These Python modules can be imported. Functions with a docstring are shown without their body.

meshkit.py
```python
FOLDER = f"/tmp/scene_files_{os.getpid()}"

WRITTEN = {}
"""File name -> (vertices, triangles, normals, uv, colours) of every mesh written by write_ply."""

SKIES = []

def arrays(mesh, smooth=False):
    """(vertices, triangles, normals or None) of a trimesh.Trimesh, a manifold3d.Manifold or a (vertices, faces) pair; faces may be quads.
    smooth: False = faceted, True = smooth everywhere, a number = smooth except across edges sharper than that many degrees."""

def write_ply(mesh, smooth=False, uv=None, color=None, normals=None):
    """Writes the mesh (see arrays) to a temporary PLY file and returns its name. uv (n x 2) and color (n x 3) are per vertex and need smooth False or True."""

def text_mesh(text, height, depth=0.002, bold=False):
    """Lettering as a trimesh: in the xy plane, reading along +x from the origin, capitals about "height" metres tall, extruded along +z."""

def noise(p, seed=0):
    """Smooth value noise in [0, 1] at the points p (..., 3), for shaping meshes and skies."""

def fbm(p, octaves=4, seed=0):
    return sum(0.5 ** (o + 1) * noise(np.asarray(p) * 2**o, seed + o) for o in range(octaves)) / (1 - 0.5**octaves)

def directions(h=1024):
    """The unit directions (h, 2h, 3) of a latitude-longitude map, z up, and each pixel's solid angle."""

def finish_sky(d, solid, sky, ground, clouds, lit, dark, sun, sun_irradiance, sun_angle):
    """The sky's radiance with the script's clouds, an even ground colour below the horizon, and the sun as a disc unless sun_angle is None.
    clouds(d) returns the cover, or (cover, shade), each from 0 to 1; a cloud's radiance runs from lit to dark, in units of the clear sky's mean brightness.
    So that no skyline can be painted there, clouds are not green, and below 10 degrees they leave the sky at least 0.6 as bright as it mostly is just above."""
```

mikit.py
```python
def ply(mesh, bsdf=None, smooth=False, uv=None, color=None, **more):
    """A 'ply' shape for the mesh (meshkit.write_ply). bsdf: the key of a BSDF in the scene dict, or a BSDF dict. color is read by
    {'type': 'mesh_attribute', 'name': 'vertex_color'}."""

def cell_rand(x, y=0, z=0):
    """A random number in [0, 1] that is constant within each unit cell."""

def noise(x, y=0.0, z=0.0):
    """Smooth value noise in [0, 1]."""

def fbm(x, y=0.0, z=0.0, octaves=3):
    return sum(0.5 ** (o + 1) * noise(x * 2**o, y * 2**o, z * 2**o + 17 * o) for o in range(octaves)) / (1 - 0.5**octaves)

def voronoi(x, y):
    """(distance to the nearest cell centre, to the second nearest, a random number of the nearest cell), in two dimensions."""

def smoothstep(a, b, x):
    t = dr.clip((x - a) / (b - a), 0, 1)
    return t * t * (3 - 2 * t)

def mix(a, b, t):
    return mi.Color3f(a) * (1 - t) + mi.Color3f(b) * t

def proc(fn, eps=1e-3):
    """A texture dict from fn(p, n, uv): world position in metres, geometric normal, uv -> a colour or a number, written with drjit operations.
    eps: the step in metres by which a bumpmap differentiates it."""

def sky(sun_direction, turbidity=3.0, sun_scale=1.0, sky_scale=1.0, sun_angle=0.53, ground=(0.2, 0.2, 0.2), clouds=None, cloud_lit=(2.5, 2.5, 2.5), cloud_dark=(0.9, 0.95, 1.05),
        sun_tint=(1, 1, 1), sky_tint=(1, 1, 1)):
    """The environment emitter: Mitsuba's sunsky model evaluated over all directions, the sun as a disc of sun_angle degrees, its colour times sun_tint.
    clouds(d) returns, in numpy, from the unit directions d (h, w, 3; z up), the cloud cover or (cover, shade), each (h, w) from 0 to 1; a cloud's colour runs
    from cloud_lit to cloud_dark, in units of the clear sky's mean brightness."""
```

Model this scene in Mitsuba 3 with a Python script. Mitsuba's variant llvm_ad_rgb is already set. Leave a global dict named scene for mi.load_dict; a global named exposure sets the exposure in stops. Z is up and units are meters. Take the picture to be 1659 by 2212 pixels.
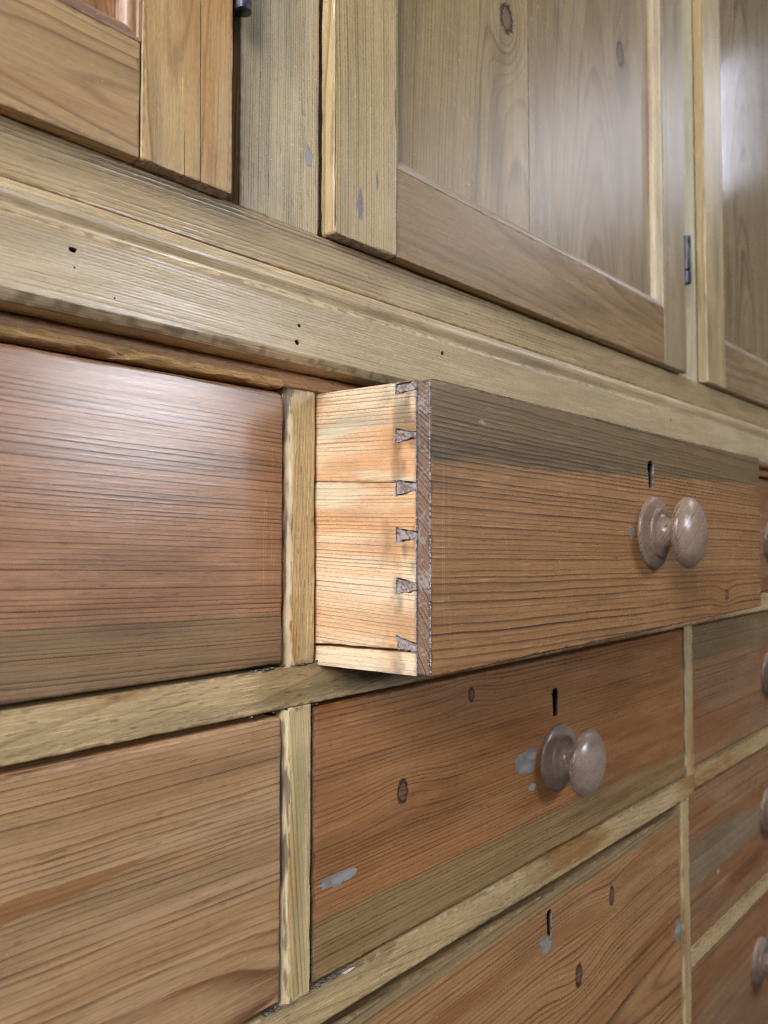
import math, random
import numpy as np
import trimesh
import manifold3d as m3
import drjit as dr
import mitsuba as mi
import mikit, meshkit
from shapely.geometry import Polygon
from shapely import affinity
from mikit import noise, fbm, cell_rand, smoothstep, proc

# ------------------------------------------------------------------ camera, light, exposure
T = mi.ScalarTransform4f
U = 0.3                      # one layout unit is 0.3 m (camera to cabinet front)
ZB = 1.0                     # height of the camera above the floor
YAW, PITCH = math.radians(46.69), math.radians(2.117)
FWD = np.array([math.sin(YAW) * math.cos(PITCH), math.cos(YAW) * math.cos(PITCH), math.sin(PITCH)])
ORG = np.array([0.0, -U, ZB])
exposure = 0.0
scene, labels = {}, {}
scene['camera'] = {'type': 'thinlens', 'fov': math.degrees(2 * math.atan(829.5 / 1650.0)), 'fov_axis': 'x', 'near_clip': 0.01, 'far_clip': 50.0,
                   'aperture_radius': 0.0011, 'focus_distance': 0.37,
                   'to_world': T().look_at(origin=ORG.tolist(), target=(ORG + FWD).tolist(), up=[0, 0, 1])}
scene['room_light'] = {'type': 'constant', 'radiance': {'type': 'rgb', 'value': [0.042, 0.043, 0.047]}}
AIM = np.array([0.35, 0.0, ZB])
WINDOWS = [  # direction from the cabinet, distance, width, height, radiance
    ((-0.88, -0.40, 0.50), 1.6, 0.62, 0.85, (19.8, 20.2, 21.6)),
    ((0.410, -0.895, 0.215), 2.2, 0.42, 0.34, (36.0, 38.0, 42.0)),
    ((0.826, -0.262, 0.50), 3.0, 0.10, 0.42, (15.0, 16.0, 19.0)),
    ((0.76, -0.46, 0.50), 2.8, 0.42, 0.45, (7.0, 7.3, 8.2)),
]

# ------------------------------------------------------------------ wood
BOARDS = []                  # one row of numbers per board
NP = 60
G = dict(x=0, y=1, z=2)


def lin(c):
    c = np.asarray(c, float) / 255.0
    return np.where(c <= 0.04045, c / 12.92, ((c + 0.055) / 1.055) ** 2.4)


PRESET = dict(
    rail=dict(bump=0.7, light=(186, 158, 114), dark=(134, 100, 62), w=1.9, con=0.55, stain=(150, 108, 60), stain_amt=0.9, haze=0.4, fleck=1.0, edge=-0.22, rough=0.5, wob=0.8),
    stile=dict(light=(194, 170, 124), dark=(150, 116, 70), w=1.1, con=0.75, stain=(164, 112, 56), stain_amt=0.8, haze=0.4, fleck=1.0, edge=0.38, rough=0.48, wob=0.4),
    hero=dict(late=0.42, light=(156, 112, 68), dark=(62, 34, 14), w=1.9, con=0.85, stain=(136, 88, 44), stain_amt=0.35, haze=0.35, fleck=0.9, edge=-0.2, rough=0.48, wob=0.7),
    red=dict(late=0.46, bump=0.24, light=(168, 124, 92), dark=(80, 50, 34), w=2.0, con=0.85, stain=(168, 112, 66), stain_amt=0.3, haze=0.2, fleck=0.7, edge=-0.1, rough=0.25, wob=0.5),
    brown=dict(late=0.48, light=(164, 113, 69), dark=(80, 45, 20), w=1.9, con=0.9, stain=(134, 82, 40), stain_amt=0.6, haze=0.3, fleck=0.9, edge=-0.2, rough=0.42, wob=0.5),
    side=dict(late=0.42, light=(232, 206, 168), dark=(120, 76, 42), w=1.7, con=0.8, stain=(212, 150, 94), stain_amt=0.7, haze=1.0, fleck=0.5, edge=-0.1, rough=0.6, wob=0.5, grime=(-0.0615, 0.013, 0.8)),
    mould=dict(bump=0.6, light=(190, 171, 142), dark=(122, 98, 74), w=1.4, con=0.58, stain=(158, 134, 104), stain_amt=0.4, haze=0.6, fleck=0.9, edge=-0.14, rough=0.29, wob=0.8),
    post=dict(light=(192, 175, 142), dark=(112, 90, 58), w=1.0, con=0.8, stain=(160, 136, 98), stain_amt=0.3, haze=0.5, fleck=1.0, edge=-0.14, rough=0.45, wob=0.3),
    door=dict(bump=0.35, light=(160, 136, 98), dark=(98, 72, 42), w=2.4, con=0.75, stain=(130, 106, 76), stain_amt=0.4, haze=0.5, fleck=0.6, edge=-0.15, rough=0.33, wob=1.2),
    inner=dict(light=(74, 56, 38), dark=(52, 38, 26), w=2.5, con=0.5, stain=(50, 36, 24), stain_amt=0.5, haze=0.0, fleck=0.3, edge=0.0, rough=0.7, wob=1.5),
    knob=dict(bump=0.35, light=(146, 122, 102), dark=(90, 70, 58), w=2.0, con=0.3, stain=(104, 84, 74), stain_amt=0.25, haze=0.1, fleck=0.1, edge=0.0, rough=0.25, wob=0.5),
    grey=dict(light=(176, 166, 158), dark=(92, 78, 70), w=1.8, con=0.8, stain=(176, 168, 160), stain_amt=0.6, haze=0.9, fleck=0.5, edge=0.1, rough=0.7, wob=0.8),
)


def wood(kind, axis, pith=(0.30, 0.05), slope=(0.0, 0.0), knots=(), **over):
    """Adds a board to the table and returns its number. axis: grain direction; pith: where the heart of the log lies (m) in the
    two directions across the grain, relative to the world origin of those directions (given already in metres)."""
    p = {**PRESET[kind], **over}
    row = np.zeros(NP, np.float32)
    row[0] = G[axis]
    row[1:5] = [*pith, *slope]
    row[5] = p['w'] * 1e-3
    row[6:9], row[9:12], row[12:15] = lin(p['light']), lin(p['dark']), lin(p['stain'])
    row[15:22] = [p['con'], p['stain_amt'], p['haze'], p['fleck'], p['edge'], p['rough'], p['wob'] * 1e-3]
    row[22] = p.get('bump', 1.0)
    row[23] = p.get('late', 0.55)
    if 'band' in p:          # a zone of darker finish: side (+1 above, -1 below), edge at l = 0, slope, light, dark
        side, c0, c1, bl, bd = p['band']
        row[39:42] = [side, c0, c1]
        row[42:45], row[45:48] = lin(bl), lin(bd)
        row[48] = p.get('band_width', 9.0)
    row[52:56] = p.get('streak', (9.0, 0.0, 0.01, 0.001))           # one long tapering flame of late wood: place, half length, half width
    row[56:59] = p.get('scratch', (9.0, 9.0, 9.1))
    row[49:52] = p.get('grime', (9.0, 0.01, 0.0))   # handled zone: place along the grain, width, amount
    for k in range(3):       # along grain, across, radius, ring displacement
        row[24 + 5 * k:29 + 5 * k] = [*knots[k], 1.5][:5] if k < len(knots) else [50, 50, 0.001, 0, 1]
    BOARDS.append(row)
    return len(BOARDS) - 1


TABLE = [None]


def P(i, k):
    return dr.gather(mi.Float, TABLE[0], i * NP + k)


def field(p, i):
    """Ring number, along-grain, across-face coordinate, knot mask of the point p of board i."""
    ax = P(i, 0)
    isx, isz = ax < 0.5, ax > 1.5
    l = dr.select(isx, p.x, dr.select(isz, p.z, p.y))
    a = dr.select(isz, p.x, p.z)
    b = dr.select((ax > 0.5) & ~isz, p.x, p.y)
    da, db = a - P(i, 1) - P(i, 3) * l, b - P(i, 2) - P(i, 4) * l
    s = mi.Float(i) * 3.17
    r = dr.sqrt(da * da + db * db) + P(i, 21) * ((noise(l * 9 + s, a * 22, b * 22) - 0.5) * 2.2 + (noise(l * 38 - s, a * 90, b * 90) - 0.5) * 0.55)
    core, rim = mi.Float(0), mi.Float(0)
    for k in range(3):
        o = 24 + 5 * k
        R = P(i, o + 2)
        dl, dc = (l - P(i, o)) / R, (a - P(i, o + 1)) / R
        r += P(i, o + 3) * dr.exp(-(dl * dl * 0.045 + dc * dc * 0.16))
        el = P(i, o + 4)
        q = dr.sqrt(dl * dl / (el * el) + dc * dc) + (noise(p.x * 500, p.y * 500, p.z * 500) - 0.5) * 0.35
        core = dr.maximum(core, 1 - smoothstep(0.85, 1.0, q))
        rim = dr.maximum(rim, smoothstep(0.62, 0.85, q) * (1 - smoothstep(0.95, 1.25, q)))
    t = r / P(i, 5)
    t += 1.4 * noise(t * 0.15 + s) + 0.3 * noise(t * 0.71 - s)
    return t, l, a, b, core, s, rim


def late_wood(t, i):
    f, n = t - dr.floor(t), cell_rand(dr.floor(t), mi.Float(i))
    wide = P(i, 23)
    u = smoothstep(1 - wide * (0.50 + 1.1 * n), 0.90, f)
    return u * (0.4 + 0.6 * u) * (1 - smoothstep(0.88, 1.0, f)) * (0.40 + 0.60 * n)


def wood_color(p, n, uv):
    i = mi.UInt32(uv.x)
    t, l, a, b, core, s, rim = field(p, i)
    rgb = lambda k: mi.Color3f(P(i, k), P(i, k + 1), P(i, k + 2))
    light, dark, stain = rgb(6), rgb(9), rgb(12)
    bw = smoothstep(-0.0010, 0.0010, P(i, 39) * (a - P(i, 40) - P(i, 41) * l) + 0.0016 * (noise(l * 40, s) - 0.5) + 0.0016 * (noise(l * 170, a * 900) - 0.5)) * dr.abs(P(i, 39))
    bw *= 1 - smoothstep(-0.004, 0.004, P(i, 39) * (a - P(i, 40) - P(i, 41) * l) - P(i, 48) + 0.02 * (noise(l * 30, s) - 0.5))
    light, dark = dr.lerp(light, rgb(42), bw), dr.lerp(dark, rgb(45), bw)
    fib = noise(l * 60 + s, a * 1450, b * 1450)
    lw = dr.minimum(late_wood(t, i) * (0.78 + 0.35 * noise(l * 45 + s, dr.floor(t) * 3.7)) * (0.72 + 0.6 * fbm(l * 7 - s, a * 26, b * 26, 2)), 1)
    c = dr.lerp(light, dark, lw * P(i, 15))
    c *= 1 - 0.16 * (noise(t * 5.3 + s, l * 2.0) - 0.4)
    # fibres, and blotches of old finish
    fib2 = noise(l * 22 - s, a * 480, b * 480)
    grain = noise(l * 500 + s, a * 2400, b * 2400)
    c *= 0.70 + 0.28 * fib + 0.08 * fib2 + 0.24 * grain
    blot = fbm(l * 7 + s * 5, a * 42 - s, b * 42, 3) + 0.10 * (fib2 - 0.5)
    c = dr.lerp(c, stain * (0.72 + 0.5 * c / dr.maximum(light, 0.02)) * 0.85, smoothstep(0.46, 0.70, blot) * P(i, 16) * (1 - 0.7 * bw))
    pale = fbm(l * 15 - s * 3, a * 70 + s, b * 70, 3)
    c = dr.lerp(c, dr.minimum(light * 1.15 + 0.05, 0.7), smoothstep(0.54, 0.72, pale + 0.16 * (fib - 0.5)) * P(i, 17) * 0.6)
    grime = fbm(l * 12 + s * 2, a * 110 - s * 2, b * 110 + 9, 3) + 0.12 * (fib - 0.5)
    c *= 1 - 0.24 * smoothstep(0.52, 0.76, grime)
    fleck = smoothstep(0.76, 0.94, noise(l * 55 + s, a * 2300, b * 2300)) * P(i, 18)
    c = dr.lerp(c, dr.minimum(c * 1.6 + 0.03, 0.8), fleck * 0.55)
    pit = smoothstep(0.80, 0.95, noise(l * 120 - s, a * 1900, b * 1900 + 5))
    c *= 1 - 0.42 * pit * P(i, 18)
    chalk = smoothstep(0.80, 0.93, noise(l * 150 + s * 2, a * 620, b * 620)) * smoothstep(0.56, 0.72, fbm(l * 20 + s, a * 34, b * 34 + s, 2)) * P(i, 18)
    c = dr.lerp(c, mi.Color3f(0.42, 0.40, 0.35), chalk * 0.45)
    fl, fa = (l - P(i, 52)) / P(i, 54), (a - P(i, 53)) / P(i, 55)
    fa = fa - 0.6 * fl + 0.7 * (noise(l * 120 + s, 4.0) - 0.5)
    flame = 1 - smoothstep(0.82, 0.98, fl * fl + dr.abs(fa) + 0.25 * (fib2 - 0.5))
    c = dr.lerp(c, stain * (0.75 + 0.3 * fib2), flame * 0.7)
    zone = (l - P(i, 49)) / P(i, 50)
    handled = dr.exp(-zone * zone) * P(i, 51)
    c = dr.lerp(c, stain * 0.8 * (0.6 + 0.6 * fib2), handled * smoothstep(0.35, 0.6, fbm(l * 60, a * 60 + s, b * 60, 2)) * 0.75)
    c *= 1 - 0.65 * handled * smoothstep(0.50, 0.68, fbm(l * 90 + 5, a * 60 - s, b * 60, 3))
    spot = smoothstep(0.955, 0.975, noise(p.x * 620 + s, p.y * 620, p.z * 620))
    c = dr.lerp(c, mi.Color3f(0.62, 0.58, 0.50), spot * 0.7)
    # a few scratches drawn across the grain
    sl, inside = l - P(i, 56) - 0.004 * (a - P(i, 57)), smoothstep(P(i, 57), P(i, 57) + 0.01, a) * (1 - smoothstep(P(i, 58) - 0.01, P(i, 58), a))
    mark = mi.Float(0)
    for off, w_ in ((0.0, 0.00022), (0.0013, 0.00016), (0.0047, 0.00026), (0.0058, 0.00014)):
        mark = dr.maximum(mark, 1 - smoothstep(w_ * 0.5, w_, dr.abs(sl - off + 0.0012 * noise(a * 40, off * 900))))
    c = dr.lerp(c, dr.minimum(c * 1.5 + 0.04, 0.8), mark * inside * smoothstep(0.3, 0.6, noise(a * 70 + s, l * 500)) * 0.6)
    # rare long scratches across the grain
    sc = smoothstep(0.985, 0.995, noise(l * 900 + a * 160 + s, a * 14 + 3)) * smoothstep(0.6, 0.72, noise(l * 18 + s, a * 18 - s))
    c = dr.lerp(c, dr.minimum(c * 1.35 + 0.05, 0.8), sc * 0.5)
    # knots
    kring = 0.5 + 0.5 * dr.sin(t * 6.28)
    c = dr.lerp(c, mi.Color3f(0.14, 0.072, 0.038) * (0.75 + 0.5 * kring), core * 0.92)
    c *= 1 - 0.75 * rim
    # worn or dirty arrises: uv.y is the distance to the nearest arris in centimetres
    e = 1 - smoothstep(0.03, dr.select(P(i, 19) > 0.2, 0.26, 0.15), uv.y + 0.22 * (noise(p.x * 300, p.y * 300, p.z * 300) - 0.5) + 0.12 * (noise(p.x * 70, p.y * 70, p.z * 70) - 0.5))
    k = P(i, 19)
    # end grain: greyer, dusty
    endg = dr.abs(dr.select(P(i, 0) < 0.5, n.x, dr.select(P(i, 0) > 1.5, n.z, n.y)))
    dust = 0.4 * noise(p.x * 900, p.y * 900, p.z * 900) + 0.6 * fbm(p.x * 200, p.y * 200, p.z * 110)
    eg = mi.Color3f(0.19, 0.125, 0.09) * (1.15 - 0.95 * lw)
    eg = dr.lerp(eg, mi.Color3f(0.42, 0.39, 0.38), smoothstep(0.56 - 0.2 * P(i, 17), 0.76 - 0.16 * P(i, 17), dust) * (0.5 + 0.3 * P(i, 17)))
    c = dr.lerp(c, eg, smoothstep(0.6, 0.85, endg) * 0.85)
    mott = smoothstep(0.46, 0.58, 0.5 * fbm(a * 520 + s, b * 520, l * 30, 3) + 0.5 * fbm(a * 120, b * 120, l * 60 + s, 2))
    worn = dr.lerp(dr.minimum(light * 1.05 + 0.12, 0.8), mi.Color3f(0.11, 0.068, 0.052), mott * 0.85)
    c = dr.lerp(c, dr.select(k > 0, worn, dark * 0.40), e * dr.minimum(dr.abs(k) * 2.4, 0.85))
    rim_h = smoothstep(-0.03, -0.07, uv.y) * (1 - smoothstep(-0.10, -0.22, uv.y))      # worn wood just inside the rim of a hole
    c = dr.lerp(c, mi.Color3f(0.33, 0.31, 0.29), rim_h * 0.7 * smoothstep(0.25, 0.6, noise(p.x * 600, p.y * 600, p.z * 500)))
    c *= 1 - 0.93 * smoothstep(-0.12, -0.34, uv.y)     # hole walls turn near black with depth
    return c


def wood_height(p, n, uv):
    i = mi.UInt32(uv.x)
    t, l, a, b, core, s, rim = field(p, i)
    h = late_wood(t, i) * 0.85 + 0.7 * noise(l * 90 + s, a * 1300, b * 1300) + 0.3 * noise(l * 30, a * 300, b * 300) - 0.6 * core
    h += 0.15 * noise(p.x * 60, p.y * 60, p.z * 60)
    return h * P(i, 22)


def wood_rough(p, n, uv):
    i = mi.UInt32(uv.x)
    isx, isz = P(i, 0) < 0.5, P(i, 0) > 1.5
    l = dr.select(isx, p.x, dr.select(isz, p.z, p.y))
    a = dr.select(isz, p.x, p.z)
    return P(i, 20) + 0.10 * (noise(l * 30, a * 900, p.y * 900) - 0.5) + 0.05 * (fbm(l * 6, a * 14, 3.0, 2) - 0.5)


scene['pine'] = {'type': 'twosided', 'bsdf': {'type': 'bumpmap', 'scale': 0.00012, 'tex': proc(wood_height, 2.5e-4),
                 'bsdf': {'type': 'principled', 'base_color': proc(wood_color), 'roughness': proc(wood_rough), 'specular': 0.5}}}


def metal_color(p, n, uv):
    return mikit.mix((0.03, 0.036, 0.05), (0.13, 0.14, 0.16), smoothstep(0.4, 0.75, fbm(p.x * 260, p.y * 260, p.z * 90)))


scene['iron'] = {'type': 'twosided', 'bsdf': {'type': 'principled', 'base_color': proc(metal_color), 'metallic': 0.6, 'roughness': 0.38}}


def filler_color(p, n, uv):
    k = fbm(p.x * 110, p.y * 110, p.z * 150)
    return mikit.mix((0.20, 0.178, 0.160), (0.31, 0.295, 0.285), smoothstep(0.3, 0.75, k))


scene['filler'] = {'type': 'twosided', 'bsdf': {'type': 'bumpmap', 'scale': 0.00008, 'tex': proc(lambda p, n, uv: fbm(p.x * 700, p.y * 700, p.z * 700), 2e-4),
                   'bsdf': {'type': 'principled', 'base_color': proc(filler_color), 'roughness': 0.6, 'specular': 0.4}}}


scene['chalk'] = {'type': 'twosided', 'bsdf': {'type': 'principled', 'base_color': {'type': 'rgb', 'value': [0.66, 0.66, 0.64]}, 'roughness': 0.5}}
scene['lint'] = {'type': 'twosided', 'bsdf': {'type': 'principled', 'base_color': {'type': 'rgb', 'value': [0.46, 0.44, 0.45]}, 'roughness': 0.9}}
scene['grime'] = {'type': 'twosided', 'bsdf': {'type': 'principled', 'base_color': proc(lambda p, n, uv: mikit.mix((0.05, 0.042, 0.036), (0.24, 0.22, 0.20), smoothstep(0.35, 0.75, noise(p.x * 900, p.y * 900, p.z * 900)))), 'roughness': 0.9}}


# ------------------------------------------------------------------ mesh helpers
def W(x, y, z):
    return np.array([x * U, y * U, ZB + z * U])


def samples(lo, hi, r, step):
    L = hi - lo
    near = [v for v in (0, 0.5 * r, r, 1.6 * r, 2.4 * r, 3.6 * r, 6 * r) if v < L * 0.45]
    a = near[-1]
    n = max(1, int(math.ceil((L - 2 * a) / step)))
    mid = np.linspace(a, L - a, n + 1)
    return lo + np.unique(np.round(np.concatenate([near, mid, [L - v for v in near]]), 9))


def grid_box(lo, hi, r, step):
    s = [samples(lo[k], hi[k], r, step) for k in range(3)]
    V, F, at = [], [], 0
    for k in range(3):
        i, j = [(1, 2), (2, 0), (0, 1)][k]
        A, B = np.meshgrid(s[i], s[j], indexing='ij')
        n, m = A.shape
        q = (np.arange(n - 1)[:, None] * m + np.arange(m - 1)[None]).ravel()
        quad = np.stack([q, q + m, q + m + 1, q + 1], 1)
        for end in (0, 1):
            v = np.zeros((n * m, 3))
            v[:, k], v[:, i], v[:, j] = (lo, hi)[end][k], A.ravel(), B.ravel()
            V.append(v)
            f = quad if end else quad[:, ::-1]
            F.append(np.vstack([f[:, [0, 1, 2]], f[:, [0, 2, 3]]]) + at)
            at += n * m
    m = trimesh.Trimesh(np.vstack(V), np.vstack(F), process=False)
    m.merge_vertices(digits_vertex=8)
    return m


def edge_distance(v, lo, hi):
    d = np.minimum(v - lo, hi - v)
    return np.clip(np.sort(d, 1)[:, 1], 0, 0.012) * 100


def rounded(lo, hi, r=0.001, step=0.005, nib=0.7, seed=0, warp=0.00002, chips=0.0):
    """A board with arrises rounded by an uneven radius, slightly warped faces and the odd chip; and its edge distances (cm)."""
    m = grid_box(lo, hi, r, step)
    v = np.array(m.vertices)
    ed = edge_distance(v, lo, hi)
    q = meshkit.noise(v * 140, seed) * 0.6 + meshkit.noise(v * 420, seed + 3) * 0.4
    rr = r * (1 - nib + 2 * nib * q)
    if chips > 0:
        c = meshkit.noise(v * 75, seed + 9)
        rr = rr + chips * np.clip((c - 0.62) / 0.2, 0, 1) * (0.6 + 0.8 * meshkit.noise(v * 500, seed + 5))
    rr = np.minimum(rr, (hi - lo).min() * 0.45)[:, None]
    core = np.clip(v, lo + rr, hi - rr)
    d = v - core
    L = np.linalg.norm(d, axis=1, keepdims=True)
    v = core + d / np.maximum(L, 1e-9) * np.minimum(rr, L)
    v += warp * 2 * (np.stack([meshkit.noise(v * 38, seed + 11 + k) for k in range(3)], 1) - 0.5)
    return v, np.array(m.faces), ed


def manifold(v, f):
    return m3.Manifold(m3.Mesh(np.asarray(v, np.float32), np.asarray(f, np.uint32)))


def cut(v, f, tools):
    M = manifold(v, f)
    for t in tools:
        M = M - t
    o = M.to_mesh()
    return o.vert_properties[:, :3].astype(float), o.tri_verts.astype(int)


def put(key, v, f, wid, ed=None, smooth=True, bsdf='pine', holes=()):
    m = trimesh.Trimesh(v, f, process=False)
    if smooth is not True and smooth is not False:
        if ed is not None:
            e0 = np.asarray(ed)
        m2 = trimesh.graph.smooth_shade(m, angle=math.radians(smooth), facet_minarea=None)
        if ed is not None:
            from scipy.spatial import cKDTree
            ed = e0[cKDTree(np.asarray(v)).query(np.asarray(m2.vertices))[1]]
        m, smooth = m2, True
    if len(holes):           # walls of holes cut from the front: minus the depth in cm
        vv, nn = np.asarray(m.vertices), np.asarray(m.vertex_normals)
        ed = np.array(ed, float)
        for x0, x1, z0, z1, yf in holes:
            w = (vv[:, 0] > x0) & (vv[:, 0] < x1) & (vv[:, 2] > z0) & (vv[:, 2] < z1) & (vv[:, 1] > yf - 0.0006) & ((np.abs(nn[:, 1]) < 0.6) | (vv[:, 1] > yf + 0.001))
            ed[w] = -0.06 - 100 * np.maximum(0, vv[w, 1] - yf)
    uv = np.zeros((len(m.vertices), 2))
    uv[:, 0] = wid + 0.5
    uv[:, 1] = 1.0 if ed is None else ed
    scene[key] = mikit.ply(m, bsdf, smooth=smooth, uv=uv)
    return key


def free(key):
    if key not in scene and key not in labels:
        return key
    k = 1
    while f'{key}_{k:03d}' in scene or f'{key}_{k:03d}' in labels:
        k += 1
    return f'{key}_{k:03d}'


SEED = [0]


def board(key, X, Y, Z, wid, r=0.001, step=0.005, nib=0.7, chips=0.0, cuts=(), zlo=None, zhi=None, along=0, shift=None, label=None, warp=0.00002, chamfer=0.0, holes=()):
    """A board in layout units. zlo / zhi: functions of the coordinate 'along' giving slanting lower / upper edges."""
    key = free(key)
    SEED[0] += 17
    lo, hi = W(X[0], Y[0], Z[0]), W(X[1], Y[1], Z[1])
    v, f, ed = rounded(lo, hi, r, step, nib, SEED[0], warp, chips)
    if zlo or zhi:
        t = (v[:, along]) / U
        a = ZB + U * (zlo(t) if zlo else np.full(len(t), Z[0]))
        b = ZB + U * (zhi(t) if zhi else np.full(len(t), Z[1]))
        v[:, 2] = a + (v[:, 2] - lo[2]) / (hi[2] - lo[2]) * (b - a)
    if chamfer:              # worn off left front arris
        c = chamfer * (0.55 + 0.6 * meshkit.fbm(v * np.array([0, 0, 28.0]), 3, SEED[0]) + 0.35 * meshkit.noise(v * np.array([500, 500, 160.0]), SEED[0]))
        s_ = np.maximum(0, c - ((v[:, 0] - lo[0]) + 1.25 * (v[:, 1] - lo[1])))
        v[:, 0] += s_ * 0.5
        v[:, 1] += s_ * 0.42
        ed = np.where(s_ > 0, 0.0, ed)
        ed = np.where((s_ <= 0) & ((v[:, 0] - lo[0]) + 1.25 * (v[:, 1] - lo[1]) > c + 0.0012), np.maximum(ed, 0.2), ed)
    if shift is not None:
        v = shift(v)
    smooth = True
    if cuts:
        v2, f = cut(v, f, cuts)
        from scipy.spatial import cKDTree
        ed = ed[cKDTree(v).query(v2)[1]]
        v, smooth = v2, 35
    put(key, v, f, wid, ed, smooth, holes=holes)
    if label:
        labels[key] = {'label': label}
    return key


def box_tool(lo, hi):
    lo, hi = np.asarray(lo), np.asarray(hi)
    return m3.Manifold.cube((hi - lo).tolist(), True).translate(((lo + hi) / 2).tolist())


def prism_tool(pts, n_axis, lo, hi):
    """Extrudes a polygon given in the two other axes (metres) from lo to hi along n_axis ('x' or 'y')."""
    cs = m3.CrossSection([np.asarray(pts, float).tolist()], m3.FillRule.NonZero)
    M = m3.Manifold.extrude(cs, hi - lo)                    # polygon (u, v) -> x, y ; height -> z
    if n_axis == 'y':        # u = x, v = z
        return M.transform(np.array([[1, 0, 0, 0], [0, 0, 1, lo], [0, 1, 0, 0]], float).tolist())
    return M.transform(np.array([[0, 0, 1, lo], [1, 0, 0, 0], [0, 1, 0, 0]], float).tolist())   # u = y, v = z


def blob(cx, cz, rx, rz, seed, n=72, rag=0.45):
    rs = np.random.RandomState(seed)
    a = np.linspace(0, 2 * np.pi, n, endpoint=False)
    k = sum(rs.uniform(-1, 1) / (j + 1) * np.cos(a * (j + 1) + rs.uniform(0, 6.28)) for j in range(1, 14))
    r = np.clip(1 + rag * k + rs.uniform(-0.13, 0.13, n), 0.35, 1.7)
    return np.stack([cx + rx * r * np.cos(a), cz + rz * r * np.sin(a)], 1)


def patch(key, X, Z, y, rx, rz, seed, rag=0.45, label=None, thick=0.0003, bsdf='filler'):
    """A ragged smear of filler on a face that looks towards the room (layout units; y: the face)."""
    key = free(key)
    pg = Polygon(blob(X * U, ZB + Z * U, rx * U, rz * U, seed, rag=rag)).buffer(0)
    pg = max(getattr(pg, 'geoms', [pg]), key=lambda g: g.area)
    m = trimesh.creation.extrude_polygon(pg, thick, engine='earcut')
    v = np.array(m.vertices)
    y0 = y * U
    w = np.stack([v[:, 0], y0 + 0.0002 - v[:, 2], v[:, 1]], 1)
    scene[key] = mikit.ply((w, np.array(m.faces)[:, ::-1] if np.linalg.det([[1, 0, 0], [0, 0, -1], [0, 1, 0]]) < 0 else np.array(m.faces)), bsdf)
    if label:
        labels[key] = {'label': label}
    return key


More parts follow.
